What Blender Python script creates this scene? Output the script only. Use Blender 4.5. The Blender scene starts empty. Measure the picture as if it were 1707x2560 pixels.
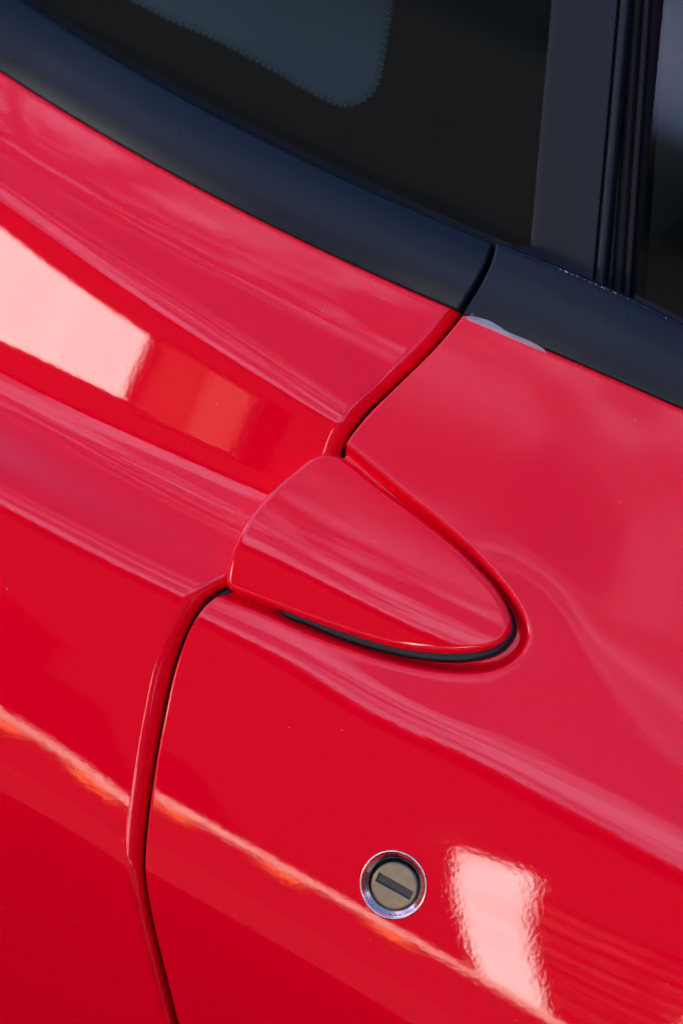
import bpy, bmesh, math, random
import numpy as np
from mathutils import Vector, Matrix

scene = bpy.context.scene
rad = math.radians

# ------------------------------------------------------------------ camera, sky, sun, exposure
MM = 0.001
FLANK_Z = 0.85                                   # height of the middle of the view above the ground
_p = rad(30.0)                                   # lean of the flank's mean plane
EX = np.array([1.0, 0.0, 0.0])                   # forward along the car
EV = np.array([0.0, math.sin(_p), math.cos(_p)]) # up the flank
EN = np.array([0.0, -math.cos(_p), math.sin(_p)])# outward
ORG = np.array([0.0, 0.0, FLANK_Z])
def to_world(x, v, w):
    x, v, w = (np.asarray(a, float)[..., None] * MM for a in np.broadcast_arrays(x, v, w))
    return ORG + x * EX + v * EV + w * EN

cam_d, cam_yaw, cam_roll = 1100.0, rad(14.0), rad(27.0)
cpos = to_world(cam_d * math.sin(cam_yaw), 0, cam_d * math.cos(cam_yaw))
zc = (cpos - ORG) / np.linalg.norm(cpos - ORG)
r0 = math.cos(cam_yaw) * EX - math.sin(cam_yaw) * EN
rt = math.cos(cam_roll) * r0 + math.sin(cam_roll) * EV
up = -math.sin(cam_roll) * r0 + math.cos(cam_roll) * EV
cd = bpy.data.cameras.new('camera')
cd.sensor_fit = 'HORIZONTAL'; cd.sensor_width = 24.0; cd.lens = 24.0 * cam_d / 260.0
cd.clip_start = 0.05; cd.clip_end = 500.0
cd.dof.use_dof = True; cd.dof.focus_distance = 1.088; cd.dof.aperture_fstop = 7.0
cam = bpy.data.objects.new('camera', cd); scene.collection.objects.link(cam)
m = Matrix.Identity(4)
for i in range(3): m[i][0] = rt[i]; m[i][1] = up[i]; m[i][2] = zc[i]; m[i][3] = cpos[i]
cam.matrix_world = m
scene.camera = cam

SUN_EL, SUN_AZ = rad(42.0), rad(-20.0)           # behind the car, so its near flank is in open shade
world = bpy.data.worlds.new('World'); scene.world = world; world.use_nodes = True
wn = world.node_tree; wn.nodes.clear()
def wnode(t, **kw):
    n = wn.nodes.new(t)
    for k, v in kw.items(): setattr(n, k, v)
    return n
out = wnode('ShaderNodeOutputWorld'); bg = wnode('ShaderNodeBackground')
sky = wnode('ShaderNodeTexSky', sky_type='NISHITA', sun_disc=False, sun_elevation=SUN_EL, sun_rotation=SUN_AZ,
            altitude=4500.0, air_density=0.65, dust_density=0.3, ozone_density=4.0)
tc = wnode('ShaderNodeTexCoord'); mp = wnode('ShaderNodeMapping')
mp.inputs['Scale'].default_value = (0.9, 2.2, 4.0); mp.inputs['Location'].default_value = (0.35, 0.1, 0.0)
nz = wnode('ShaderNodeTexNoise'); nz.inputs['Scale'].default_value = 2.3; nz.inputs['Detail'].default_value = 9.0
nz.inputs['Roughness'].default_value = 0.55
cr = wnode('ShaderNodeValToRGB'); cr.color_ramp.elements[0].position = 0.46; cr.color_ramp.elements[1].position = 0.60
mx = wnode('ShaderNodeMixRGB'); mx.inputs['Color2'].default_value = (5.0, 4.8, 7.0, 1)   # sunlit cloud
mul = wnode('ShaderNodeMath', operation='MULTIPLY'); mul.inputs[1].default_value = 0.5
L = wn.links.new
L(tc.outputs['Generated'], mp.inputs['Vector']); L(mp.outputs[0], nz.inputs['Vector']); L(nz.outputs['Fac'], cr.inputs[0])
sx_ = wnode('ShaderNodeSeparateXYZ'); el = wnode('ShaderNodeMapRange', interpolation_type='SMOOTHSTEP')   # cloud thins out overhead
el.inputs['From Min'].default_value = 0.66; el.inputs['From Max'].default_value = 0.86; el.inputs['To Min'].default_value = 1.0; el.inputs['To Max'].default_value = 0.0
m2 = wnode('ShaderNodeMath', operation='MULTIPLY')
L(tc.outputs['Generated'], sx_.inputs[0]); L(sx_.outputs['Z'], el.inputs['Value']); L(cr.outputs[0], m2.inputs[0]); L(el.outputs[0], m2.inputs[1])
L(m2.outputs[0], mul.inputs[0]); L(mul.outputs[0], mx.inputs['Fac']); L(sky.outputs[0], mx.inputs['Color1'])
L(mx.outputs[0], bg.inputs['Color']); L(bg.outputs[0], out.inputs['Surface'])
bg.inputs['Strength'].default_value = 0.05

sd = bpy.data.lights.new('sun', 'SUN'); sd.energy = 5.0; sd.angle = rad(0.5); sd.color = (1.0, 0.95, 0.88)
sun = bpy.data.objects.new('sun', sd); scene.collection.objects.link(sun)
sdir = Vector((math.sin(SUN_AZ) * math.cos(SUN_EL), math.cos(SUN_AZ) * math.cos(SUN_EL), math.sin(SUN_EL)))
sun.rotation_euler = sdir.to_track_quat('Z', 'Y').to_euler()

vs_ = scene.view_settings
scene.display_settings.display_device = 'sRGB'
vs_.view_transform = 'Standard'; vs_.look = 'None'; vs_.gamma = 1.0; vs_.use_curve_mapping = False
vs_.exposure = 4.15
scene.cycles.max_bounces = 10; scene.cycles.glossy_bounces = 6; scene.cycles.transparent_max_bounces = 16

# ---- body-side geometry maths: x forward along the car, v up the flank, w outward; millimetres
PITCH = 30.0            # the flank's mean plane leans back by this many degrees
CAM_D, CAM_YAW, CAM_ROLL = 1100.0, 14.0, 27.0
CAM_L = np.array([CAM_D * math.sin(math.radians(CAM_YAW)), 0.0, CAM_D * math.cos(math.radians(CAM_YAW))])

def pchip_slopes(xk, yk):
    h = np.diff(xk); d = np.diff(yk) / h
    m = np.zeros_like(yk)
    if len(xk) == 2:
        m[:] = d[0]; return m
    for i in range(1, len(xk) - 1):
        if d[i - 1] * d[i] > 0:
            w1 = 2 * h[i] + h[i - 1]; w2 = h[i] + 2 * h[i - 1]
            m[i] = (w1 + w2) / (w1 / d[i - 1] + w2 / d[i])
    m[0] = d[0]; m[-1] = d[-1]
    return m

def pchip(xk, yk, x, flat=False):
    xk = np.asarray(xk, float); yk = np.asarray(yk, float); x = np.asarray(x, float)
    m = pchip_slopes(xk, yk)
    i = np.clip(np.searchsorted(xk, x) - 1, 0, len(xk) - 2)
    h = xk[i + 1] - xk[i]; t = np.clip((x - xk[i]) / h, 0, 1)
    y = ((1 + 2 * t) * (1 - t) ** 2 * yk[i] + t * (1 - t) ** 2 * h * m[i]
         + t * t * (3 - 2 * t) * yk[i + 1] + t * t * (t - 1) * h * m[i + 1])
    if not flat:
        y = y + np.where(x < xk[0], (x - xk[0]) * m[0], 0) + np.where(x > xk[-1], (x - xk[-1]) * m[-1], 0)
    return y

def curve(pts, deg=3):
    """a fair line v(x) through measured points: low-order polynomial, straight beyond its ends"""
    p = np.asarray(pts, float)
    deg = min(deg, len(p) - 1)
    c = np.polyfit(p[:, 0] / 100, p[:, 1], deg); dc = np.polyder(c)
    lo, hi = p[:, 0].min(), p[:, 0].max()
    def f(x):
        x = np.asarray(x, float); xc = np.clip(x, lo, hi)
        return np.polyval(c, xc / 100) + np.polyval(dc, xc / 100) * (x - xc) / 100
    return f

def gauss_blur(a, s, axis):
    r = int(3 * s + 1); k = np.exp(-0.5 * (np.arange(-r, r + 1) / s) ** 2); k /= k.sum()
    a = np.moveaxis(a, axis, 0)
    p = np.concatenate([2 * a[0] - a[r:0:-1], a, 2 * a[-1] - a[-2:-r - 2:-1]])
    out = sum(k[j] * p[j:j + a.shape[0]] for j in range(2 * r + 1))
    return np.moveaxis(out, 0, axis)

class Field:
    """height field w(x,v) sampled on a grid, bicubic lookup"""
    def __init__(s, x0, dx, v0, dv, W): s.x0, s.dx, s.v0, s.dv, s.W = x0, dx, v0, dv, W
    def __call__(s, x, v):
        x = np.asarray(x, float); v = np.asarray(v, float)
        n, m = s.W.shape
        fx = np.clip((x - s.x0) / s.dx, 1, m - 2.001); fv = np.clip((v - s.v0) / s.dv, 1, n - 2.001)
        ix = fx.astype(int); iv = fv.astype(int); tx = fx - ix; tv = fv - iv
        def wts(t): # cubic B-spline: C2, so reflections stay smooth
            return [(1 - t) ** 3 / 6, (3 * t ** 3 - 6 * t * t + 4) / 6, (-3 * t ** 3 + 3 * t * t + 3 * t + 1) / 6, t ** 3 / 6]
        wx, wv = wts(tx), wts(tv)
        out = 0
        for a in range(4):
            for b in range(4):
                out = out + wv[a] * wx[b] * s.W[np.clip(iv + a - 1, 0, n - 1), np.clip(ix + b - 1, 0, m - 1)]
        return out

def lean(r, v, w=0):
    """lean of the surface against the mean plane that turns the sight line to elevation r"""
    g = np.degrees(np.arctan2(CAM_L[1] - v, CAM_L[2] - w))
    return (r - PITCH + g) / 2

def build_field(guides, anchor, plan, xr=(-340, 340), vr=(-340, 260), dx=2.0, dv=0.75, sx=3.0, sv=2.2):
    xs = np.arange(xr[0], xr[1] + dx / 2, dx); vs = np.arange(vr[0], vr[1] + dv / 2, dv)
    vk = []; rk = []
    for pts, r in guides:
        f = curve(pts); vk.append(f(xs))
        if np.isscalar(r): rk.append(np.full(len(xs), float(r)))
        else:
            px = [p[0] for p in pts]; o = np.argsort(px)
            rk.append(gauss_blur(pchip(np.array(px)[o], np.array(r, float)[o], xs, flat=True), 6, 0))
    vk = np.array(vk); rk = np.array(rk)
    av = curve(anchor)(xs)
    W = np.zeros((len(vs), len(xs)))
    for j in range(len(xs)):
        v = vk[:, j].copy(); r = rk[:, j]
        o = np.argsort(v); v = v[o]; r = r[o]
        for q in range(1, len(v)): v[q] = max(v[q], v[q - 1] + 0.6)
        R = pchip(v, r, vs, flat=True)
        t = np.tan(np.radians(lean(R, vs)))
        c = -np.concatenate([[0], np.cumsum((t[1:] + t[:-1]) / 2 * dv)])
        W[:, j] = c - np.interp(av[j], vs, c) + plan(xs[j])
    W = gauss_blur(gauss_blur(W, sx, 1), sv, 0)
    return Field(xs[0], dx, vs[0], dv, W)

def sdf(px, pv, poly):
    """signed distance to a closed outline, negative inside"""
    P = np.stack([np.ravel(px), np.ravel(pv)], 1); A = np.asarray(poly, float); B = np.roll(A, -1, 0)
    best = np.full(len(P), 1e18); inside = np.zeros(len(P), bool)
    for a, b in zip(A, B):
        e = b - a; q = P - a
        t = np.clip((q @ e) / max(e @ e, 1e-12), 0, 1)
        best = np.minimum(best, ((q - t[:, None] * e) ** 2).sum(1))
        c = (a[1] > P[:, 1]) != (b[1] > P[:, 1])
        if abs(e[1]) > 1e-12: inside ^= c & (P[:, 0] < e[0] * (P[:, 1] - a[1]) / e[1] + a[0])
    d = np.sqrt(best); d[inside] *= -1
    return d.reshape(np.shape(px))

def smooth_closed(pts, n=240, it=2):
    """closed periodic Catmull-Rom outline, n points evenly spaced"""
    p = np.asarray(pts, float); m = len(p); out = []
    for i in range(m):
        a, b, c, d = p[i - 1], p[i], p[(i + 1) % m], p[(i + 2) % m]
        t = np.linspace(0, 1, 24, endpoint=False)[:, None]
        out.append(0.5 * (2 * b + (c - a) * t + (2 * a - 5 * b + 4 * c - d) * t ** 2 + (3 * b - 3 * c + d - a) * t ** 3))
    q = np.concatenate(out); q = np.vstack([q, q[:1]])
    s = np.concatenate([[0], np.cumsum(np.hypot(*np.diff(q, axis=0).T))])
    u = np.linspace(0, s[-1], n, endpoint=False)
    r = np.stack([np.interp(u, s, q[:, 0]), np.interp(u, s, q[:, 1])], 1)
    for _ in range(it): r = (np.roll(r, 1, 0) + 2 * r + np.roll(r, -1, 0)) / 4
    return r

def smin(a, b, k):
    h = np.clip(0.5 + 0.5 * (b - a) / k, 0, 1)
    return b * (1 - h) + a * h - k * h * (1 - h)

def roll_drop(d, r):
    """how far a hem rolled to radius r has fallen at distance d from the cut edge"""
    q = np.clip(1 - d / r, 0, 1)
    return r - np.sqrt(np.maximum(r * r - (r * q) ** 2, 0))

def make_surfaces(T):
    FQ = build_field(T['quarter'], T['quarter_anchor'], lambda x: -x * x / (2 * 4000.0) - 0.025 * x)
    base = build_field(T['door'], T['door_anchor'], lambda x: -x * x / (2 * 4000.0))
    return FQ, base

def handle_field(T, base, lift=4.0):
    """outer face of the grip: leans changing from the low side to the top, as the photo's reflections tell"""
    sky = T['handle_sky']; f = curve(sky, 2)
    up = [(x, f(x) + 9) for x, _ in sky]; top = [(x, f(x) + 45) for x, _ in sky]
    lo = [(x, f(x) - 14) for x, _ in sky]
    g = [(top, 64), (up, 40), (sky, 22), (lo, 12)]
    xs = np.array([p[0] for p in sky]); c = float(base(xs.mean(), f(xs.mean()))) + lift
    s = 0.012
    return build_field(g, sky, lambda x: c + s * (xs.mean() - x) - (x - xs.mean()) ** 2 / (2 * 900.0), dv=1.0, sv=2)
T = {'dglass': [(18.86, 231.95), (58.68, 125.31)],
 'door': [([(4.86, 88.25), (40.76, 89.97), (65.72, 91.92), (95.7, 93.58)], 46),
          ([(-14.51, 28.82), (26.96, 25.92), (75.7, 20.97), (134.29, 19.63)], [58, 58, 54, 50]),
          ([(-17.71, -18.89), (32.44, -19.79), (67.93, -16.48), (93.38, -12.58), (150.17, -10.72)], [14, 16, 27, 41, 46]),
          ([(-30.27, -54.28), (10.72, -51.13), (47.22, -48.26), (102.31, -46.87), (167.58, -44.2)], 38),
          ([(-29.81, -59.12), (-4.6, -58.53), (26.42, -58.72), (52.59, -58.42), (82.7, -58.85), (123.69, -59.57), (175.8, -60.37)], 22),
          ([(-22.75, -99.74), (36.84, -102.45), (76.35, -105.73), (148.41, -102.19), (194.95, -98.92)], 12),
          ([(-14.85, -130.26), (2.15, -130.76), (23.6, -130.73), (39.14, -130.91), (65.46, -129.96), (88.79, -131.39), (107.53, -131.48),
            (122.47, -131.71), (141.29, -132.56), (157.81, -132.75)],
           0),
          ([(-8.66, -155.26), (13.66, -155.69), (42.71, -155.21), (81.71, -156.65), (110.52, -157.75)], -8),
          ([(-7.45, -158.41), (14.86, -158.84), (43.98, -158.32), (82.97, -159.76), (111.81, -160.83)], -46),
          ([(23.51, -220.72), (80.71, -220.73), (141.05, -222.18)], -78)],
 'door_anchor': [(-29.81, -59.12), (-4.6, -58.53), (26.42, -58.72), (52.59, -58.42), (82.7, -58.85), (123.69, -59.57), (175.8, -60.37)],
 'dtrim_bot': [(4.37, 89.17), (40.29, 90.87), (65.57, 92.22), (95.7, 93.58)],
 'dtrim_top': [(4.47, 119.71), (15.74, 121.72), (31.29, 122.62), (50.09, 122.37), (80.64, 123.17)],
 'film': [(4.5, 89.99), (11.31, 92.19), (19.01, 91.96), (28.66, 91.57), (40.34, 91.47)],
 'frit': [(-183.69, 146.57), (-142.17, 146.4), (-112.75, 144.66), (-89.84, 143.24), (-80.72, 145.15), (-74.67, 151.29), (-73.1, 158.41),
          (-75.91, 170.07), (-81.54, 189.63), (-91.01, 218.4), (-109.33, 238.03), (-211.74, 205.82), (-295.36, 156.99)],
 'gasket': [(-13.22, 12.5), (26.57, 11.41), (45.12, 7.73), (60.14, 2.95), (68.47, -1.03), (75.18, -4.86), (78.84, -8.92), (79.91, -13.01),
            (78.41, -19.31), (73.8, -24.78), (65.61, -30.6), (53.36, -35.92), (41.92, -39.33), (24.71, -42.87), (6.41, -44.67), (-5.13, -44.87),
            (-19.18, -32.38)],
 'handle': [(-17.3, 17.63), (-12.8, 18.92), (-5.74, 18.19), (7.05, 15.54), (26.9, 11.97), (45.43, 7.93), (60.18, 3.24), (67.72, -0.01),
            (73.92, -4.28), (77.96, -8.69), (78.77, -13.64), (76.52, -18.84), (71.12, -23.79), (61.7, -29.32), (47.9, -34.87), (33.15, -38.48),
            (13.38, -41.61), (-4.8, -43.86), (-19.64, -45.48), (-24.64, -46.09), (-27.51, -45.1), (-29.36, -41.75), (-30.9, -34.73), (-31.65, -24.87),
            (-30.93, -15.46), (-28.85, -5.44), (-25.84, 3.78), (-22.67, 11.6), (-20.29, 15.14)],
 'handle_sky': [(-27.88, -27.16), (-1.27, -26.27), (19.79, -25.92), (38.9, -26.04), (54.32, -25.19), (65.78, -23.74)],
 'lock': (82.04, -116.15),
 'pillar': [(-21.85, 213.6), (11.79, 124.22), (46.59, 123.56), (5.72, 225.22)],
 'pocket': [(-21.91, 25.05), (-10.17, 24.63), (0.63, 22.42), (18.02, 18.47), (32.76, 15.57), (49.93, 11.24), (63.6, 6.19), (74.61, 0.78),
            (82.63, -5.23), (86.45, -11.55), (85.86, -19.21), (81.96, -25.82), (74.13, -32.05), (60.63, -38.24), (44.32, -42.89), (27.03, -45.97),
            (9.11, -48.21), (-9.62, -49.29), (-24.24, -51.04), (-35.32, -52.3), (-46.39, -53.71), (-49.89, -29.04), (-36.75, 3.31)],
 'qglass': [(-226.88, 128.37), (10.88, 124.66)],
 'qtrim_bot': [(-216.01, 96.72), (-170.16, 91.49), (-126.85, 89.17), (-85.2, 87.33), (-45.87, 87.63), (-8.16, 88.99), (0.2, 89.32)],
 'qtrim_top': [(-221.29, 126.91), (-181.94, 122.03), (-120.99, 116.96), (-65.57, 116.91), (-27.62, 118.35), (1.01, 118.92)],
 'quarter': [([(-225.21, 113.07), (-133.96, 101.73), (-4.79, 100.61)], 48),
             ([(-215.31, 95.45), (-169.26, 89.91), (-125.56, 86.83), (-84.2, 85.48), (-44.9, 85.8), (-7.14, 87.03)], 38),
             ([(-203.55, 74.73), (-136.31, 69.16), (-74.1, 67.03), (-15.47, 66.69)], 45),
             ([(-194.28, 60.31), (-127.49, 55.03), (-64.91, 51.61), (-16.52, 48.45)], 72),
             ([(-190.69, 54.75), (-132.47, 46.52), (-81.19, 40.48), (-23.45, 34.08)], 42),
             ([(-187.93, 49.88), (-129.76, 41.59), (-78.34, 35.17), (-45.9, 32.43), (-19.57, 30.35)], 22),
             ([(-179.76, 33.68), (-121.54, 25.07), (-72.34, 21.3), (-28.05, 19.89)], 8),
             ([(-166.0, 5.68), (-111.92, 5.19), (-70.09, 3.91), (-25.22, 5.69)], 8),
             ([(-156.82, -12.2), (-124.5, -11.86), (-93.48, -10.77), (-63.71, -8.95), (-30.69, -7.14)], 22),
             ([(-216.62, -23.94), (-150.38, -23.02), (-118.31, -22.58), (-87.54, -21.4), (-35.64, -20.0)], [62, 52, 47, 43, 40]),
             ([(-200.53, -39.88), (-136.17, -40.31), (-94.85, -40.37), (-35.35, -39.4)], [150, 118, 98, 78]),
             ([(-128.03, -50.34), (-87.65, -50.21), (-42.99, -48.68)], 62),
             ([(-124.3, -56.63), (-83.94, -56.6), (-56.45, -56.08), (-39.13, -55.45)], 22),
             ([(-112.64, -79.29), (-72.08, -79.82), (-36.97, -78.99)], 15), ([(-87.6, -130.94), (-56.37, -132.92), (-26.47, -137.24)], 0),
             ([(-76.43, -155.58), (-45.91, -155.88), (-15.1, -157.71)], -8), ([(-75.16, -159.1), (-44.61, -159.38), (-13.78, -161.19)], -46),
             ([(-61.58, -237.75), (-29.34, -236.42), (2.24, -232.97)], -78)],
 'quarter_anchor': [(-124.3, -56.63), (-83.94, -56.6), (-56.45, -56.08), (-39.13, -55.45)],
 'shut': [(1.95, 119.09), (4.34, 110.65), (4.21, 101.94), (2.35, 87.6), (-0.25, 74.77), (-6.81, 52.14), (-11.19, 36.33), (-12.65, 23.95),
          (-11.68, 13.88), (-16.87, -16.64), (-22.97, -39.11), (-28.48, -46.96), (-33.12, -55.53), (-34.13, -66.33), (-32.8, -80.58),
          (-27.79, -102.31), (-21.95, -123.63), (-15.85, -143.0), (-9.92, -158.77), (-2.64, -174.14), (7.76, -193.26), (18.43, -213.45)]}

# ------------------------------------------------------------------ materials
def mat(name):
    m = bpy.data.materials.new(name); m.use_nodes = True
    nt = m.node_tree; b = nt.nodes['Principled BSDF']
    return m, nt, b
def N(nt, t, **kw):
    n = nt.nodes.new(t)
    for k, v in kw.items():
        if k in n.inputs.keys(): n.inputs[k].default_value = v
        else: setattr(n, k, v)
    return n
def plain(name, col, rough=0.5, metal=0.0, spec=0.5, grain=None, var=0.0, vscale=20.0):
    m, nt, b = mat(name)
    b.inputs['Base Color'].default_value = (*col, 1); b.inputs['Roughness'].default_value = rough
    b.inputs['Metallic'].default_value = metal; b.inputs['Specular IOR Level'].default_value = spec
    tc = N(nt, 'ShaderNodeTexCoord')
    if var:
        nz = N(nt, 'ShaderNodeTexNoise'); nz.inputs['Scale'].default_value = vscale; nz.inputs['Detail'].default_value = 5
        r = N(nt, 'ShaderNodeMapRange'); r.inputs['To Min'].default_value = 1 - var; r.inputs['To Max'].default_value = 1 + var
        mm = N(nt, 'ShaderNodeMixRGB', blend_type='MULTIPLY'); mm.inputs[0].default_value = 1; mm.inputs[1].default_value = (*col, 1)
        nt.links.new(tc.outputs['Object'], nz.inputs['Vector']); nt.links.new(nz.outputs['Fac'], r.inputs['Value'])
        nt.links.new(r.outputs[0], mm.inputs[2]); nt.links.new(mm.outputs[0], b.inputs['Base Color'])
    if grain:
        sc, d = grain
        nz = N(nt, 'ShaderNodeTexNoise'); nz.inputs['Scale'].default_value = sc; nz.inputs['Detail'].default_value = 2
        bp = N(nt, 'ShaderNodeBump'); bp.inputs['Distance'].default_value = d
        nt.links.new(tc.outputs['Object'], nz.inputs['Vector']); nt.links.new(nz.outputs['Fac'], bp.inputs['Height'])
        nt.links.new(bp.outputs[0], b.inputs['Normal'])
    return m

def paint_material():
    m, nt, b = mat('red_paint')
    b.inputs['Base Color'].default_value = (0.95, 0.0, 0.014, 1); b.inputs['Roughness'].default_value = 0.02
    b.inputs['IOR'].default_value = 1.44; b.inputs['Specular IOR Level'].default_value = 0.5
    tc = N(nt, 'ShaderNodeTexCoord')
    # orange peel of the clear coat, and a longer waviness of the sheet
    n1 = N(nt, 'ShaderNodeTexNoise'); n1.inputs['Scale'].default_value = 520; n1.inputs['Detail'].default_value = 2.5
    n2 = N(nt, 'ShaderNodeTexNoise'); n2.inputs['Scale'].default_value = 60; n2.inputs['Detail'].default_value = 1
    b1 = N(nt, 'ShaderNodeBump'); b1.inputs['Distance'].default_value = 8.5e-6
    b2 = N(nt, 'ShaderNodeBump'); b2.inputs['Distance'].default_value = 2.0e-5
    nt.links.new(tc.outputs['Object'], n1.inputs['Vector']); nt.links.new(tc.outputs['Object'], n2.inputs['Vector'])
    nt.links.new(n1.outputs['Fac'], b1.inputs['Height']); nt.links.new(n2.outputs['Fac'], b2.inputs['Height'])
    nt.links.new(b2.outputs[0], b1.inputs['Normal']); nt.links.new(b1.outputs[0], b.inputs['Normal'])
    # faint smears left by wiping
    n4 = N(nt, 'ShaderNodeTexNoise'); n4.inputs['Scale'].default_value = 32; n4.inputs['Detail'].default_value = 6; n4.inputs['Distortion'].default_value = 1.2
    r4 = N(nt, 'ShaderNodeMapRange', interpolation_type='SMOOTHSTEP')
    for k_, v_ in (('From Min', .52), ('From Max', .72), ('To Min', .018), ('To Max', .05)): r4.inputs[k_].default_value = v_
    nt.links.new(tc.outputs['Object'], n4.inputs['Vector']); nt.links.new(n4.outputs['Fac'], r4.inputs['Value']); nt.links.new(r4.outputs[0], b.inputs['Roughness'])
    # dust specks
    vo = N(nt, 'ShaderNodeTexVoronoi'); vo.inputs['Scale'].default_value = 95
    lt = N(nt, 'ShaderNodeMath', operation='LESS_THAN'); lt.inputs[1].default_value = 0.035
    sp = N(nt, 'ShaderNodeSeparateColor')
    gt = N(nt, 'ShaderNodeMath', operation='GREATER_THAN'); gt.inputs[1].default_value = 0.62
    mu = N(nt, 'ShaderNodeMath', operation='MULTIPLY'); mh = N(nt, 'ShaderNodeMath', operation='MULTIPLY'); mh.inputs[1].default_value = 0.28
    mx = N(nt, 'ShaderNodeMixRGB'); mx.inputs[1].default_value = (0.95, 0.0, 0.014, 1); mx.inputs[2].default_value = (0.6, 0.5, 0.5, 1)
    K = nt.links.new
    K(tc.outputs['Object'], vo.inputs['Vector']); K(vo.outputs['Distance'], lt.inputs[0]); K(vo.outputs['Color'], sp.inputs[0])
    K(sp.outputs[0], gt.inputs[0]); K(lt.outputs[0], mu.inputs[0]); K(gt.outputs[0], mu.inputs[1]); K(mu.outputs[0], mh.inputs[0])
    K(mh.outputs[0], mx.inputs[0]); K(mx.outputs[0], b.inputs['Base Color'])
    return m

def trim_material():
    m, nt, b = mat('black_trim')
    b.inputs['Roughness'].default_value = 0.33; b.inputs['Specular IOR Level'].default_value = 0.20
    tc = N(nt, 'ShaderNodeTexCoord'); K = nt.links.new
    vo = N(nt, 'ShaderNodeTexVoronoi'); vo.inputs['Scale'].default_value = 130
    lt = N(nt, 'ShaderNodeMath', operation='LESS_THAN'); lt.inputs[1].default_value = 0.09
    sp = N(nt, 'ShaderNodeSeparateColor'); gt = N(nt, 'ShaderNodeMath', operation='GREATER_THAN'); gt.inputs[1].default_value = 0.9
    mu = N(nt, 'ShaderNodeMath', operation='MULTIPLY'); mh = N(nt, 'ShaderNodeMath', operation='MULTIPLY'); mh.inputs[1].default_value = 0.35
    mx = N(nt, 'ShaderNodeMixRGB'); mx.inputs[1].default_value = (0.006, 0.0105, 0.016, 1); mx.inputs[2].default_value = (0.3, 0.3, 0.3, 1)
    K(tc.outputs['Object'], vo.inputs['Vector']); K(vo.outputs['Distance'], lt.inputs[0]); K(vo.outputs['Color'], sp.inputs[0])
    K(sp.outputs[0], gt.inputs[0]); K(lt.outputs[0], mu.inputs[0]); K(gt.outputs[0], mu.inputs[1]); K(mu.outputs[0], mh.inputs[0])
    K(mh.outputs[0], mx.inputs[0]); K(mx.outputs[0], b.inputs['Base Color'])
    nz = N(nt, 'ShaderNodeTexNoise'); nz.inputs['Scale'].default_value = 1500; nz.inputs['Detail'].default_value = 2
    bp = N(nt, 'ShaderNodeBump'); bp.inputs['Distance'].default_value = 1.2e-5
    n3 = N(nt, 'ShaderNodeTexNoise'); n3.inputs['Scale'].default_value = 45; n3.inputs['Detail'].default_value = 6
    rr = N(nt, 'ShaderNodeMapRange'); rr.inputs['To Min'].default_value = 0.22; rr.inputs['To Max'].default_value = 0.36
    K(tc.outputs['Object'], n3.inputs['Vector']); K(n3.outputs['Fac'], rr.inputs['Value']); K(rr.outputs[0], b.inputs['Roughness'])
    K(tc.outputs['Object'], nz.inputs['Vector']); K(nz.outputs['Fac'], bp.inputs['Height']); K(bp.outputs[0], b.inputs['Normal'])
    return m

def glass_material(name, tint):
    m = bpy.data.materials.new(name); m.use_nodes = True; nt = m.node_tree; nt.nodes.clear()
    o = N(nt, 'ShaderNodeOutputMaterial'); mx = N(nt, 'ShaderNodeMixShader'); fr = N(nt, 'ShaderNodeFresnel'); fr.inputs[0].default_value = 1.5
    tr = N(nt, 'ShaderNodeBsdfTransparent'); tr.inputs[0].default_value = (*tint, 1)
    gl = N(nt, 'ShaderNodeBsdfGlossy'); gl.inputs['Roughness'].default_value = 0.0
    K = nt.links.new
    K(fr.outputs[0], mx.inputs[0]); K(tr.outputs[0], mx.inputs[1]); K(gl.outputs[0], mx.inputs[2]); K(mx.outputs[0], o.inputs[0])
    return m

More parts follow.
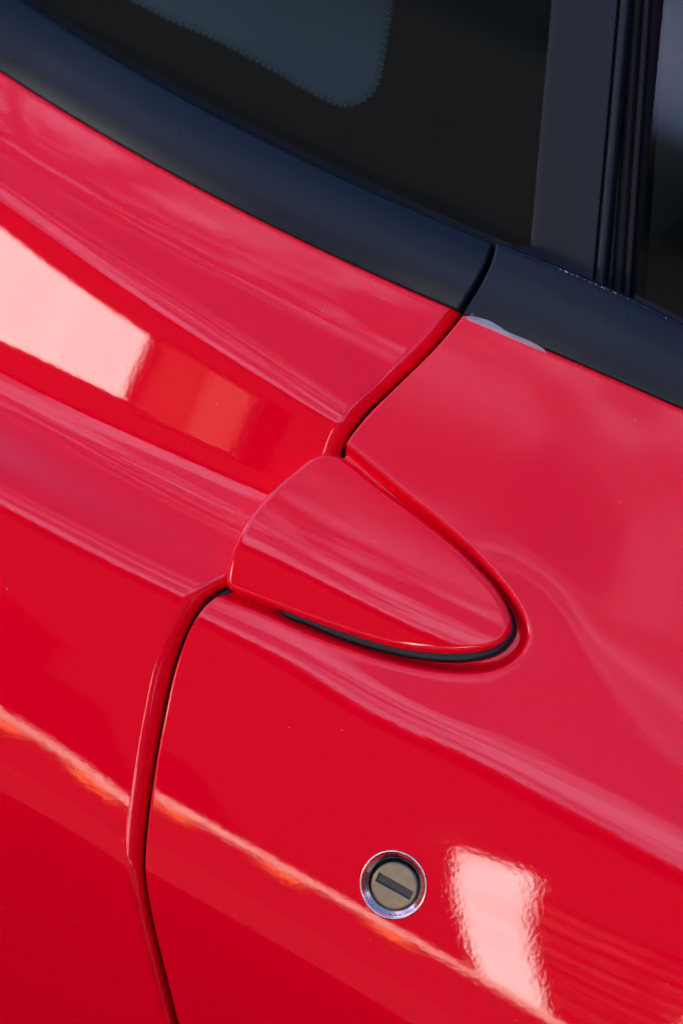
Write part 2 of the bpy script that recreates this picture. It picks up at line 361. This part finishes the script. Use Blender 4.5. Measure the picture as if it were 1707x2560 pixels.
M = dict(
    paint=paint_material(), trim=trim_material(),
    gap_shade=plain('gap_shade_black', (0.012, 0.01, 0.011), 0.6),
    rubber=plain('black_rubber', (0.008, 0.009, 0.011), 0.42, spec=0.3, grain=(900, 2e-5)),
    seal=plain('dull_black_seal', (0.006, 0.006, 0.007), 0.5, spec=0.15),
    pillar=plain('satin_black_pillar', (0.007, 0.0095, 0.013), 0.34, spec=0.18, grain=(2200, 1.5e-5), var=0.15, vscale=60),
    dust=plain('pale_dust', (0.45, 0.45, 0.46), 0.9),
    frit=plain('black_glass_print', (0.011, 0.009, 0.008), 0.5, spec=0.2),
    glass=glass_material('tinted_glass', (0.50, 0.62, 0.60)),
    chrome=plain('chrome', (0.62, 0.46, 0.42), 0.2, 1.0),  # pink tint stands in for red bodywork mirrored in the chrome
    steel=plain('worn_lock_steel', (0.16, 0.135, 0.10), 0.36, 1.0, grain=(1400, 2.5e-5), var=0.25, vscale=350),
    dark=plain('dark_lock_shutter', (0.035, 0.035, 0.035), 0.4, 0.6),
    lining=plain('cabin_cloth', (0.02, 0.02, 0.019), 0.9, var=0.2, vscale=15),
    shelf=plain('grey_green_cabin_cloth', (0.20, 0.28, 0.25), 0.85, var=0.5, vscale=5),
    asphalt=plain('asphalt', (0.012, 0.012, 0.014), 0.9, spec=0.0, grain=(80, 0.002), var=0.25, vscale=6),
    white=plain('white_render', (0.78, 0.77, 0.755), 0.8, spec=0.0, grain=(30, 0.003), var=0.22, vscale=1.3),
    cream=plain('cream_coping', (0.50, 0.42, 0.36), 0.8, spec=0.0, var=0.5, vscale=0.9),
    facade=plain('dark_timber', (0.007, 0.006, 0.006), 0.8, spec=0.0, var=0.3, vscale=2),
    terra=plain('terracotta_render', (0.12, 0.035, 0.024), 0.8, spec=0.0, var=0.8, vscale=3.0),
    terra_pale=plain('pale_terracotta', (0.22, 0.085, 0.06), 0.8, spec=0.0, var=0.7, vscale=3.5),
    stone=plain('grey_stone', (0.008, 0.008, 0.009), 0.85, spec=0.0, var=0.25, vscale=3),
    orange=plain('orange_plastic', (0.85, 0.20, 0.01), 0.45),
    coneblack=plain('black_cone_foot', (0.02, 0.02, 0.02), 0.7),
)
def film_material():
    m, nt, b = mat('clear_film')
    b.inputs['Base Color'].default_value = (0.62, 0.68, 0.80, 1); b.inputs['Roughness'].default_value = 0.15
    tr = N(nt, 'ShaderNodeBsdfTransparent'); mx = N(nt, 'ShaderNodeMixShader'); mx.inputs[0].default_value = 0.5
    o = nt.nodes['Material Output']
    nt.links.new(tr.outputs[0], mx.inputs[1]); nt.links.new(b.outputs[0], mx.inputs[2]); nt.links.new(mx.outputs[0], o.inputs[0])
    return m
M['film'] = film_material()

# ------------------------------------------------------------------ object helpers
COL = scene.collection
def link(name, me, material, parent=None, smooth=True):
    o = bpy.data.objects.new(name, me); COL.objects.link(o)
    if material and not me.materials: me.materials.append(material)
    if smooth:
        me.polygons.foreach_set('use_smooth', [True] * len(me.polygons))
    if parent is not None:
        o.parent = parent; o.matrix_parent_inverse = parent.matrix_world.inverted()
    return o
def empty(name, loc):
    o = bpy.data.objects.new(name, None); COL.objects.link(o); o.location = loc; o.empty_display_size = 0.1
    o.matrix_world = Matrix.Translation(loc)
    return o
def tag(o, label=None, cat=None, group=None, kind=None):
    for k, v in (('label', label), ('category', cat), ('group', group), ('kind', kind)):
        if v: o[k] = v
    return o
def grid(name, X, V, W, material, parent, flip=False, closed=False):
    """sheet of quads through an (n,m) lattice of local points"""
    P = to_world(X, V, W); n, mm = P.shape[:2]
    idx = np.arange(n * mm).reshape(n, mm)
    if closed: idx = np.concatenate([idx, idx[:, :1]], 1)
    a, b, c, d = idx[:-1, :-1], idx[:-1, 1:], idx[1:, 1:], idx[1:, :-1]
    q = np.stack([a, b, c, d] if not flip else [a, d, c, b], -1).reshape(-1, 4)
    me = bpy.data.meshes.new(name)
    me.vertices.add(n * mm); me.vertices.foreach_set('co', P.reshape(-1))
    me.loops.add(q.size); me.loops.foreach_set('vertex_index', q.reshape(-1))
    me.polygons.add(len(q)); me.polygons.foreach_set('loop_start', np.arange(0, q.size, 4))
    me.update(calc_edges=True); me.validate()
    return link(name, me, material, parent)
def from_bm(name, bm, material, parent=None, smooth=False):
    me = bpy.data.meshes.new(name); bm.to_mesh(me); bm.free()
    return link(name, me, material, parent, smooth)
def box(bm, x0, x1, y0, y1, z0, z1, bevel=0.0):
    r = bmesh.ops.create_cube(bm, size=1.0, matrix=Matrix.Translation(((x0 + x1) / 2, (y0 + y1) / 2, (z0 + z1) / 2)) @
                          Matrix.Diagonal((x1 - x0, y1 - y0, z1 - z0, 1)))
    if bevel:
        es = list({e for v in r['verts'] for e in v.link_edges})
        bmesh.ops.bevel(bm, geom=es, offset=bevel, segments=2, affect='EDGES', profile=0.5)
def box_obj(name, dims, material, parent=None, bevel=0.0):
    bm = bmesh.new(); box(bm, *dims, bevel=bevel); return from_bm(name, bm, material, parent)

# ------------------------------------------------------------------ the car
FQ, FD0 = make_surfaces(T)
FH = handle_field(T, FD0)
pocket = smooth_closed(T['pocket'], 200)
outline = smooth_closed(T['handle'], 320, 3)
ho = outline.mean(0); tip_x = outline[:, 0].max()

def FD(x, v):
    """door skin: fair surface with the finger pocket scooped round the grip"""
    x = np.asarray(x, float); v = np.asarray(v, float)
    w = FD0(x, v)
    near = (x > pocket[:, 0].min() - 45) & (x < pocket[:, 0].max() + 45) & (v > pocket[:, 1].min() - 45) & (v < pocket[:, 1].max() + 45)
    if near.any():
        d = np.full(x.shape, 99.0); d[near] = sdf(x[near], v[near], pocket)
        t = np.clip(0.5 - (d + 2.4) / 4.8, 0, 1); s = t * t * t * (t * (6 * t - 15) + 10)
        wt = np.clip((x - (ho[0] - 15)) / (tip_x - ho[0] + 10), 0, 1); wt = wt * wt * (3 - 2 * wt)
        f = 0.8 * wt * np.exp(-(np.maximum(d + 2, 0) / 15.0) ** 2)
        w = w - 7.2 * s - f
    return w

shut = np.array(T['shut'])[np.argsort([p[1] for p in T['shut']])]
vlo, vhi = shut[:, 1].min(), shut[:, 1].max()
_sv = np.arange(vlo - 60, vhi + 60, 0.5); _se = pchip(shut[:, 1], shut[:, 0], _sv)
_ss = gauss_blur(_se, 7.0, 0); _sd = np.gradient(_ss, _sv)
def S(v):
    v = np.asarray(v, float); vc = np.clip(v, _sv[0], _sv[-1])
    return np.interp(vc, _sv, _ss) + np.interp(vc, _sv, _sd) * (v - vc)
def dS(v): return np.interp(np.asarray(v, float), _sv, _sd)

car = empty('car', (0.0, 0.9, 0.0))
tag(car, 'glossy red sports car flank with black window trim, wedge door handle and round key lock', 'car')

def edge_steps(r, far, fine=0.8):
    d = [r * (1 - math.cos(a)) for a in np.linspace(0, math.pi / 2, 10)]
    st = 0.35
    while d[-1] < far:
        if d[-1] > 235: st = min(st * 1.15, 8)
        else: st = min(st * 1.12, fine)
        d.append(d[-1] + st)
    return np.array(d)

def panel(name, F, side, top, gap, r, material, far=330, flange=16.0, top_roll=2.2):
    """sheet-metal panel ending in a rolled hem at the shut line; side -1 lies behind it, +1 ahead"""
    d = edge_steps(r, far)
    vb = -330.0
    a = np.concatenate([np.linspace(vb, -250, 14, endpoint=False), np.arange(-250, 95, 0.8)])
    t = (a - vb) / (95 - vb); tr = np.array([1 - x / 425 for x in (2.0, 1.5, 1.1, .8, .5, .3, .1, 0)])
    t = np.concatenate([t[t < tr[0] - .001], tr])
    Tm, Dm = np.meshgrid(t, d, indexing='ij')
    v = vb + Tm * (95 - vb)
    for _ in range(6):
        cph = 1 / np.sqrt(1 + dS(v) ** 2)
        x = S(v) + side * (gap / 2 + Dm) / cph
        v = vb + Tm * (top(x) - vb)
    w = F(x, v) - (1.15 if side < 0 else 1.0) * roll_drop(Dm, r) - roll_drop(np.maximum(top(x) - v, 0), top_roll)
    X = np.concatenate([x[:, :1], x[:, :1], x], 1); V = np.concatenate([v[:, :1], v[:, :1], v], 1)
    Wd = np.concatenate([w[:, :1] - flange, w[:, :1] - 0.4, w], 1)
    return grid(name, X, V, Wd, material, car, flip=(side < 0))

qtb, qtt = curve(T['qtrim_bot'], 2), curve(T['qtrim_top'], 2)
dtb, dtt = curve(T['dtrim_bot'], 2), curve(T['dtrim_top'], 2)
quarter = panel('rear_quarter_panel', FQ, -1, lambda x: qtb(x) + 0.8, 3.0, 5.2, M['paint'])
door = panel('door', FD, +1, lambda x: dtb(x) + 0.8, 3.0, 1.1, M['paint'])
car_parts = dict(quarter=quarter, door=door)

# black strip down in the shut line, added so the gap reads as shade
vv = np.arange(-330, 101, 3.0); uu = np.array([-2.6, -1.6, 0, 1.6, 2.6]); ud = np.array([6, .6, 0, .6, 6.0])
VV, UU = np.meshgrid(vv, uu, indexing='ij')
grid('gap_shade_strip', S(VV) + UU, VV, np.minimum(FQ(S(VV), VV), FD0(S(VV), VV)) - 8.0 - ud[None, :], M['gap_shade'], car)

def trim_strip(name, F, side, bot, top, gap, parent, lean0, lean1, far=330, proud=0.5):
    d = edge_steps(1.6, far, 1.5)
    t = np.concatenate([[0, .006, .015, .03, .05], np.linspace(.08, .9, 26), [.925, .945, .96, .972, .982, .99, .996, 1.0]])
    Tm, Dm = np.meshgrid(t, d, indexing='ij')
    x = S(100) + side * (gap / 2 + Dm)
    for _ in range(8):
        v = bot(x) + Tm * (top(x) - bot(x))
        cph = 1 / np.sqrt(1 + dS(v) ** 2)
        x = S(v) + side * (gap / 2 + Dm) / cph
    v = bot(x) + Tm * (top(x) - bot(x)); wd = top(x) - bot(x)
    tt = np.linspace(0, 1, 400); ln = np.tan(np.radians(lean0 + (lean1 - lean0) * tt ** 1.4))
    cum = np.concatenate([[0], np.cumsum((ln[1:] + ln[:-1]) / 2)]) / 399
    fall = np.interp(Tm, tt, cum) * wd
    w = F(x, bot(x)) + proud - fall - roll_drop(Tm * wd, 0.8) - roll_drop((1 - Tm) * wd, 2.4) - roll_drop(Dm, 1.6)
    # flanges: down behind the lower edge, down towards the glass, and into the gap
    X = np.vstack([x[:1], x, x[-1:]]); V = np.vstack([v[:1], v, v[-1:] + 0.5]); Wd = np.vstack([w[:1] - 3, w, w[-1:] - 14])
    X = np.hstack([X[:, :1], X]); V = np.hstack([V[:, :1], V]); Wd = np.hstack([Wd[:, :1] - 9, Wd])
    return grid(name, X, V, Wd, M['trim'], parent, flip=(side < 0))
trim_strip('belt_trim', FQ, -1, qtb, qtt, 2.0, quarter, -13, 20)
def DT_FALL(x, v, lean0=-10, lean1=10, proud=0.5):
    wd = float(dtt(x) - dtb(x)); t = (v - float(dtb(x))) / wd
    tt = np.linspace(0, t, 200); ln = np.tan(np.radians(lean0 + (lean1 - lean0) * tt ** 1.4))
    return proud - float(ln.mean()) * t * wd - float(roll_drop(np.array((1 - t) * wd), 2.4))
trim_strip('belt_trim', FD0, +1, dtb, dtt, 2.0, door, -10, 10)

# grains of dust caught along the door trim's upper lip
bm = bmesh.new(); rng = random.Random(5)
for _ in range(46):
    x_ = 30 + 95 * rng.random() ** 1.6; t_ = dtt(x_) - 1.1 - rng.random() * .5
    s_ = rng.uniform(.10, .30) * (1.5 if rng.random() < .15 else 1)
    w_ = float(FD0(x_, dtb(x_))) + DT_FALL(x_, t_)
    bmesh.ops.create_icosphere(bm, subdivisions=1, radius=s_ * MM, matrix=Matrix.Translation(Vector(to_world(x_, t_, w_))) @ Matrix.Rotation(rng.random() * 3, 4, 'X') @ Matrix.Diagonal((1, .7 + rng.random(), .8, 1)))
tag(from_bm('dust', bm, M['dust'], door), kind='stuff')

# lifted edge of clear protective film on the door's corner
fp = np.array(T['film']); fx = np.linspace(fp[0, 0], fp[-1, 0], 60)
fv = pchip(fp[:, 0], fp[:, 1], fx)
u = np.linspace(0, 1, 7); U2, FX = np.meshgrid(u, fx, indexing='ij'); FV = np.broadcast_to(fv, FX.shape)
s = (FX - fx[0]) / (fx[-1] - fx[0])
wdt = (0.9 + 1.9 * np.exp(-((s - .28) / .22) ** 2) + 0.9 * np.exp(-((s - .75) / .2) ** 2)) * np.minimum(1, np.minimum(s, 1 - s) * 14 + .05)
VV = dtb(FX) - 1.3 + U2 * wdt
WW = FD0(FX, dtb(FX)) + 0.15 + 1.3 * U2 + 0.25 * np.sin(s * 23) * U2
grid('clear_film', FX, VV, WW, M['film'], door)

# handle: a wedge-shaped grip with rolled edges
nrm = np.roll(outline, -1, 0) - np.roll(outline, 1, 0); nrm = np.stack([nrm[:, 1], -nrm[:, 0]], 1)
nrm /= np.linalg.norm(nrm, axis=1)[:, None]
if ((outline - ho) * nrm).sum() < 0: nrm = -nrm
RH = 2.6
ds = [RH * (1 - math.cos(a)) for a in np.linspace(0, math.pi / 2, 12)] + [3.2, 4.0]
rings = [(outline - nrm * dd, dd) for dd in ds]
last = rings[-1][0]; cm = last.mean(0)
rings += [(cm + (last - cm) * k, None) for k in list(np.linspace(0.97, 0.03, 48))]
X = np.array([q[:, 0] for q, _ in rings]); V = np.array([q[:, 1] for q, _ in rings])
Dr = np.stack([np.full(len(outline), dd if dd is not None else 99.0) for _, dd in rings])
W = FH(X, V) - roll_drop(Dr, RH)
sk = outline - nrm * 0.25; sk2 = outline - nrm * 2.0
X = np.vstack([sk2[:, 0], sk[:, 0], X]); V = np.vstack([sk2[:, 1], sk[:, 1], V])
W = np.vstack([W[0] - 7.0, W[0] - 3.2, W])
X = np.vstack([X, np.full((1, X.shape[1]), cm[0])]); V = np.vstack([V, np.full((1, V.shape[1]), cm[1])]); W = np.vstack([W, np.full((1, W.shape[1]), float(FH(cm[0], cm[1])))])
handle = grid('door_handle', X, V, W, M['paint'], door, flip=True, closed=True)

# rubber gasket under the grip
go = smooth_closed(T['gasket'], 260, 4); gn = np.roll(go, -1, 0) - np.roll(go, 1, 0); gn = np.stack([gn[:, 1], -gn[:, 0]], 1)
gn /= np.linalg.norm(gn, axis=1)[:, None]
if ((go - go.mean(0)) * gn).sum() < 0: gn = -gn
RG = 1.3
gr = [(go - gn * dd, dd) for dd in [RG * (1 - math.cos(a)) for a in np.linspace(0, math.pi / 2, 8)] + [2.0, 4.0, 7.0]]
X = np.array([q[:, 0] for q, _ in gr]); V = np.array([q[:, 1] for q, _ in gr])
W = FH(X, V) - 6.0 - np.array([[roll_drop(np.array(dd), RG)] for _, dd in gr])
X = np.vstack([X[:1], X]); V = np.vstack([V[:1], V]); W = np.vstack([W[:1] - 6, W])
grid('handle_gasket', X, V, W, M['rubber'], door, flip=True, closed=True)

# the hole the lock sits in
bm = bmesh.new(); bm.from_mesh(door.data)
_lk = Vector(to_world(*T['lock'], float(FD0(*T['lock']))))
bmesh.ops.delete(bm, geom=[f for f in bm.faces if (f.calc_center_median() - _lk).length < 0.0115], context='FACES')
bm.to_mesh(door.data); bm.free()

# key lock: frame on the door's own normal
lx, lv = T['lock']; e = 0.5
nx = -(FD0(lx + e, lv) - FD0(lx - e, lv)) / (2 * e); nv = -(FD0(lx, lv + e) - FD0(lx, lv - e)) / (2 * e)
n3 = np.array([float(nx), float(nv), 1.0]); n3 /= np.linalg.norm(n3)
t1 = np.array([1.0, 0, 0]) - n3 * n3[0]; t1 /= np.linalg.norm(t1); t2 = np.cross(n3, t1)
lc = np.array([lx, lv, float(FD0(lx, lv))])
def lathe(name, prof, material, parent, n=96, off=(0, 0)):
    th = np.linspace(0, 2 * math.pi, n, endpoint=False)
    P = np.array([[lc + t1 * (off[0] + r * math.cos(a)) + t2 * (off[1] + r * math.sin(a)) + n3 * h for a in th] for r, h in prof])
    return grid(name, P[..., 0], P[..., 1], P[..., 2], material, parent, closed=True)
lathe('lock_bezel', [(9.8, -6), (9.9, -1.5), (10.1, -1.25), (10.5, -1.0), (11.0, -0.7), (11.6, -0.35), (12.0, -0.05), (12.3, 0.28), (12.6, 0.45), (12.9, 0.42), (13.1, 0.2), (13.2, -0.6)][::-1], M['chrome'], door)
RC, SL, SH, HC = 9.5, 7.6, 1.9, -0.7       # lock plug radius, half slot length, half slot height, face depth
th = np.linspace(0, 2 * math.pi, 72, endpoint=False)
bm = bmesh.new()
def lp(a, b, h): return bm.verts.new(Vector(to_world(*(lc + t1 * (a + 0.5) + t2 * (b - 0.6) + n3 * h))))
tilt = rad(-1.5)
ring = [lp((RC - 1.2) * math.cos(a), (RC - 1.2) * math.sin(a), HC) for a in th]
prev = ring
for rr, hh in ((RC - .7, HC - .12), (RC - .3, HC - .45), (RC - .05, HC - 1.0), (RC, HC - 1.8), (RC, HC - 5)):
    nxt = [lp(rr * math.cos(a), rr * math.sin(a), hh) for a in th]
    for i in range(72): bm.faces.new((prev[i], nxt[i], nxt[(i + 1) % 72], prev[(i + 1) % 72]))
    prev = nxt
def slot_loop(l, h, dep):
    pts = [(-l, -h), (l, -h), (l, h), (-l, h)]
    return [lp(a * math.cos(tilt) - b * math.sin(tilt), a * math.sin(tilt) + b * math.cos(tilt), dep) for a, b in pts]
s0 = slot_loop(SL, SH, HC); s1 = slot_loop(SL - .3, SH - .3, HC - .35); s2 = slot_loop(SL - .3, SH - .3, HC - 1.6)
es = [bm.edges.get((ring[i], ring[(i + 1) % 72])) for i in range(72)] + [bm.edges.new((s0[i], s0[(i + 1) % 4])) for i in range(4)]
bmesh.ops.triangle_fill(bm, use_beauty=True, edges=es)
for A, B in ((s0, s1), (s1, s2)):
    for i in range(4): bm.faces.new((A[i], A[(i + 1) % 4], B[(i + 1) % 4], B[i]))
bmesh.ops.recalc_face_normals(bm, faces=bm.faces)
plug = from_bm('lock_plug', bm, M['steel'], door, smooth=False)
for p in plug.data.polygons: p.use_smooth = len(p.vertices) == 4 and p.area > 0 and p.index > 400
bm = bmesh.new()
q = slot_loop(SL, SH, HC - 1.3); bm.faces.new(q)
from_bm('key_slot_shutter', bm, M['dark'], door)
bm = bmesh.new()
# ------------------------------------------------------------------ greenhouse
G0, GA = -30.0, -10.5
def GREEN(x, v, a=GA): return G0 - math.tan(rad(a)) * (np.asarray(v, float) - 150)
def line_x(p, q):
    (x0, v0), (x1, v1) = p, q
    return lambda v: x0 + (np.asarray(v, float) - v0) / (v1 - v0) * (x1 - x0)
pl = line_x(T['pillar'][0], T['pillar'][1]); pr = line_x(T['pillar'][3], T['pillar'][2]); dg = line_x(T['dglass'][0], T['dglass'][1])
def rails(name, offs, material, left, vlo=70, vhi=330):
    """extrusion along the pillar: offs = (distance from the line, height) profile"""
    v = np.linspace(vlo, vhi, 40); O = np.array(offs)
    X = left(v)[:, None] + O[None, :, 0]; V = np.repeat(v[:, None], len(O), 1)
    return grid(name, X, V, GREEN(X, V) + O[None, :, 1], material, car)
vm = 170.0; pw = float(pr(vm) - pl(vm))
def rnd(x0, x1, h, r, base, k=6, crown=0.0):
    o = [(x0, base)]
    for a in np.linspace(0, math.pi / 2, k): o.append((x0 + r * (1 - math.cos(a)), h - r + r * math.sin(a)))
    for f in np.linspace(.1, .9, 9): o.append((x0 + r + (x1 - x0 - 2 * r) * f, h + crown * (1 - (2 * f - 1) ** 2)))
    for a in np.linspace(math.pi / 2, 0, k): o.append((x1 - r * (1 - math.cos(a)), h - r + r * math.sin(a)))
    return o + [(x1, base)]
rails('pillar', rnd(0, pw - 5.2, 4.0, 0.8, -6, crown=0.5), M['pillar'], pl)
rails('pillar_lip', rnd(pw - 5.0, pw - 0.2, 4.2, 2.0, -6), M['pillar'], pl)
sw = float(dg(vm) - pr(vm))
rails('window_seal', [(-.1, -8), (.2, -4.5), (sw * .2, -5.5), (sw * .38, -5.5)] + rnd(sw * .40, sw * .62, -2.5, 1.0, -5.5)[1:-1] + [(sw * .70, -5.5), (sw + .6, -5.0), (sw + .6, -7)], M['seal'], pr)
def quad_sheet(name, x0, x1, v0, v1, fn, material, nx=2, nv=2):
    X, V = np.meshgrid(np.linspace(x0, x1, nx), np.linspace(v0, v1, nv), indexing='xy')
    return grid(name, X, V, fn(X, V), material, car)
v = np.linspace(40, 330, 30)
X = np.linspace(0, 1, 30)[None, :] * (pl(v)[:, None] + 4 + 340) - 340; V = np.repeat(v[:, None], 30, 1)
grid('quarter_window', X, V, GREEN(X, V), M['glass'], car)
# printed black border on the inside of the quarter glass, with its row of dots
clear = smooth_closed(T['frit'], 300, 2)
bm = bmesh.new()
def gv(x, v, o): return bm.verts.new(Vector(to_world(x, v, float(GREEN(x, v)) + o)))
oc = [(-340, 40), (float(pl(40)) + 4, 40), (float(pl(330)) + 4, 330), (-340, 330)]
oc = [(-345, 38), (float(pl(38)) + 4, 38), (float(pl(335)) + 4, 335), (-345, 335)]
A = [gv(*p, -1.2) for p in oc]; B = [gv(p[0], p[1], -1.2) for p in clear]
es = [bm.edges.new((A[i], A[(i + 1) % 4])) for i in range(4)] + [bm.edges.new((B[i], B[(i + 1) % len(B)])) for i in range(len(B))]
bmesh.ops.triangle_fill(bm, use_beauty=True, edges=es)
frit = from_bm('printed_border', bm, M['frit'], bpy.data.objects['quarter_window'])
bm = bmesh.new()
seg = smooth_closed(T['frit'], 900, 2); sn = np.roll(seg, -1, 0) - np.roll(seg, 1, 0); sn = np.stack([sn[:, 1], -sn[:, 0]], 1)
sn /= np.linalg.norm(sn, axis=1)[:, None]
if ((seg - seg.mean(0)) * sn).sum() < 0: sn = -sn
pitch = 1.5
ln_ = np.concatenate([[0], np.cumsum(np.hypot(*np.diff(seg, axis=0).T))])
for row, (off, rr) in enumerate(((0.5, .55), (1.7, .42), (2.9, .30))):
    for u0 in np.arange(pitch * .5 * (row % 2), ln_[-1], pitch):
        k = min(int(np.searchsorted(ln_, u0)), len(seg) - 1)
        c = seg[k] - sn[k] * off
        if c[1] > 262 or c[0] < -210: continue
        vs = [gv(c[0] + rr * math.cos(a), c[1] + rr * math.sin(a), -1.2) for a in np.linspace(0, 2 * math.pi, 7)[:-1]]
        bm.faces.new(vs)
dots = from_bm('printed_dots', bm, M['frit'], bpy.data.objects['quarter_window']); tag(dots, kind='stuff')
v = np.linspace(40, 330, 20)
X = dg(v)[:, None] - 1.5 + np.linspace(0, 1, 20)[None, :] * 330; V = np.repeat(v[:, None], 20, 1)
GD = lambda x, v: G0 - 1.0 - math.tan(rad(-9.2)) * (v - 150)
grid('door_window', X, V, GD(X, V), M['glass'], door)
# cabin behind the glass: dark lining with a grey-green shelf below the quarter window
def wbox(name, pts, material, parent=car, flip=False):
    P = np.array(pts, float); bm = bmesh.new(); vs = [bm.verts.new(p) for p in P]; bm.faces.new(vs); return from_bm(name, bm, material, parent)
bm = bmesh.new()
x0, x1, y0, y1, z0, z1 = -0.9, 0.9, 0.16, 1.30, 0.15, 1.32
def qf(*ps): bm.faces.new([bm.verts.new(p) for p in ps])
qf((x0, y0, z0), (x1, y0, z0), (x1, y1, z0), (x0, y1, z0))
qf((x0, y0, z0), (x0, y1, z0), (x0, y1, z1), (x0, y0, z1))
qf((x1, y0, z0), (x1, y0, z1), (x1, y1, z1), (x1, y1, z0))
qf((x0, y1, z0), (x1, y1, z0), (x1, y1, z1), (x0, y1, z1))
from_bm('cabin_lining', bm, M['lining'], car)
bm = bmesh.new(); box(bm, x0, x1, 0.30, y1 + .03, z1 - .02, z1 + .03, bevel=.012); from_bm('roof', bm, M['paint'], car, smooth=False)
bm = bmesh.new(); box(bm, -0.72, -0.10, 0.30, 0.95, 0.62, 0.80, bevel=.04); from_bm('rear_shelf', bm, M['shelf'], car, smooth=True)

# ------------------------------------------------------------------ what the paint mirrors: the street it stands in, with pieces added for its reflections
bm = bmesh.new(); box(bm, -90, 90, -90, 90, -0.2, 0.0)
tag(from_bm('road', bm, M['asphalt']), kind='structure')
def azp(az, dist): return dist * math.sin(rad(az)), -dist * math.cos(rad(az))
b = empty('dark_building', (0, -17, 0)); tag(b, 'long dark timber building across the street with a level eave', 'building')
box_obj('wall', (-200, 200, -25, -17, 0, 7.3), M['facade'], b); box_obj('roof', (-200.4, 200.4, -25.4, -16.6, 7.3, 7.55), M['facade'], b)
b = empty('blocker', (16, -2, 0)); tag(b, 'tall dark timber warehouse added ahead of the car to keep sky out of the panel edge', 'building')  # unseen block added to darken what the rolled hem mirrors
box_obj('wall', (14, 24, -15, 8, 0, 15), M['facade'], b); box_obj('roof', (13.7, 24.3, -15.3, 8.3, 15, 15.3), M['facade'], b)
def house(name, label, az0, az1, y, h, m, eave=0.12):
    xa, xb = math.tan(rad(az0)) * -y, math.tan(rad(az1)) * -y
    b = empty(name, ((xa + xb) / 2, y, 0)); tag(b, label, 'building')
    box_obj('wall', (xa, xb, y - 2.5, y, 0, h), m, b)
    box_obj('roof', (xa - .1, xb + .1, y - 2.7, y + eave, h, h + .14), M['stone'], b)
    return b, xa, xb
house('white_house', 'wide white rendered house across the street', -44, -29.0, -13, 2.95, M['white'])
b = empty('white_prop', (-0.46, -13, 0)); tag(b, 'tall blank white pylon added to mirror as the pale patch in the door', 'prop')
bm = bmesh.new(); box(bm, -.31, .31, -13.2, -12.95, 0.3, 4.25, bevel=.03)  # made-up panel, leaned so its reflection forms the door's pale patch
for v_ in bm.verts:
    v_.co.x += -0.37 - (v_.co.z - .3) * 0.178
    if v_.co.z > 4: v_.co.z += (v_.co.x + 1.1) * .25
from_bm('panel', bm, M['white'], b); box_obj('foot', (-.85, .15, -13.3, -12.85, 0, .3), M['stone'], b, .02)
house('pale_garage', 'pale rendered garage at the far end of the street', 4.0, 9, -13, 3.2, M['cream'])
def slat_house(name, label, az0, az1, h, z0, zt, gap_, frac):
    b, xa, xb = house(name, label, az0, az1, -13.3, h, M['facade'])
    z = z0; rng = random.Random(int(az0 * 10))
    while z < h - .1:
        t = rng.uniform(*zt); xs_ = xa
        while xs_ < xb - .1:
            xe_ = min(xb, xs_ + rng.uniform(*frac) * (xb - xa))
            box_obj('slat', (xs_, xe_, -13.3, -13.3 + rng.uniform(.03, .12), z, z + t * rng.uniform(.5, 1)), M['terra'], b)
            xs_ = xe_ + rng.uniform(.02, .35) * (1 - frac[0]) * (xb - xa)
        z += t + rng.uniform(*gap_)
slat_house('slatted_house', 'terracotta slatted house between white pylon and pale garage', -3.4, 3.7, 4.15, 1.3, (.02, .10), (.03, .30), (.6, 1.0))
ax, xa, xb = house('annex', 'dark annex beside the wide white house, terracotta panels added for mirrored orange patches', -28.4, -20.4, -13.4, 3.6, M['facade'])
for k_, (x0_, x1_, z0_, z1_) in enumerate(((-7.15, -6.6, 2.2, 2.95), (-6.6, -5.95, 2.3, 3.15), (-5.9, -5.2, 2.3, 3.1))):  # made-up panels, sized to mirror as orange patches in the rear quarter
    sh = box_obj('orange_panel', (x0_, x1_, -13.4, -13.34, z0_, z1_), M['terra'] if k_ < 2 else M['terra_pale'], ax)
    for z_ in np.arange(z0_ + .04, z1_ - .05, .09):
        o_ = box_obj('slat', (x0_ + .03, x1_ - .03, -13.34, -13.31, z_, z_ + .055), M['terra'] if k_ < 2 else M['terra_pale'], None)
        o_.parent = sh; 
b = empty('boundary_wall', (0, -12, 0)); tag(b, 'low grey boundary wall with white coping across the street', 'wall')
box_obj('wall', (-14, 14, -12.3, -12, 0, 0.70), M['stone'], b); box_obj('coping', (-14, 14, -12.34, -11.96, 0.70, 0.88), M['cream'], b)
# amber marker boxes added along the wall to mirror as orange flecks
def glint():
    b = empty('amber_glint', (0, 0, 0))
    box_obj('lens', (-.16, .16, -.05, 0.0, -.05, .05), M['orange'], b, .02); box_obj('backing', (-.19, .19, -.075, -.045, -.07, .07), M['rubber'], b, .008)  # orange face on a dark backing, not a working light
    return b
proto = glint()
for i, az in enumerate((-18.2, -15.2, -11.0, -6.8)):
    x = 11.9 * math.tan(rad(az))
    c = proto if i == 0 else proto.copy()
    if i:
        COL.objects.link(c)
        for q in list(proto.children):
            k = q.copy(); COL.objects.link(k); k.parent = c
    c.location = (x, -11.92, 0.585)
    tag(c, 'amber marker box added on the boundary wall for orange flecks in the paint', 'marker lamp', 'amber marker boxes added along the boundary wall')
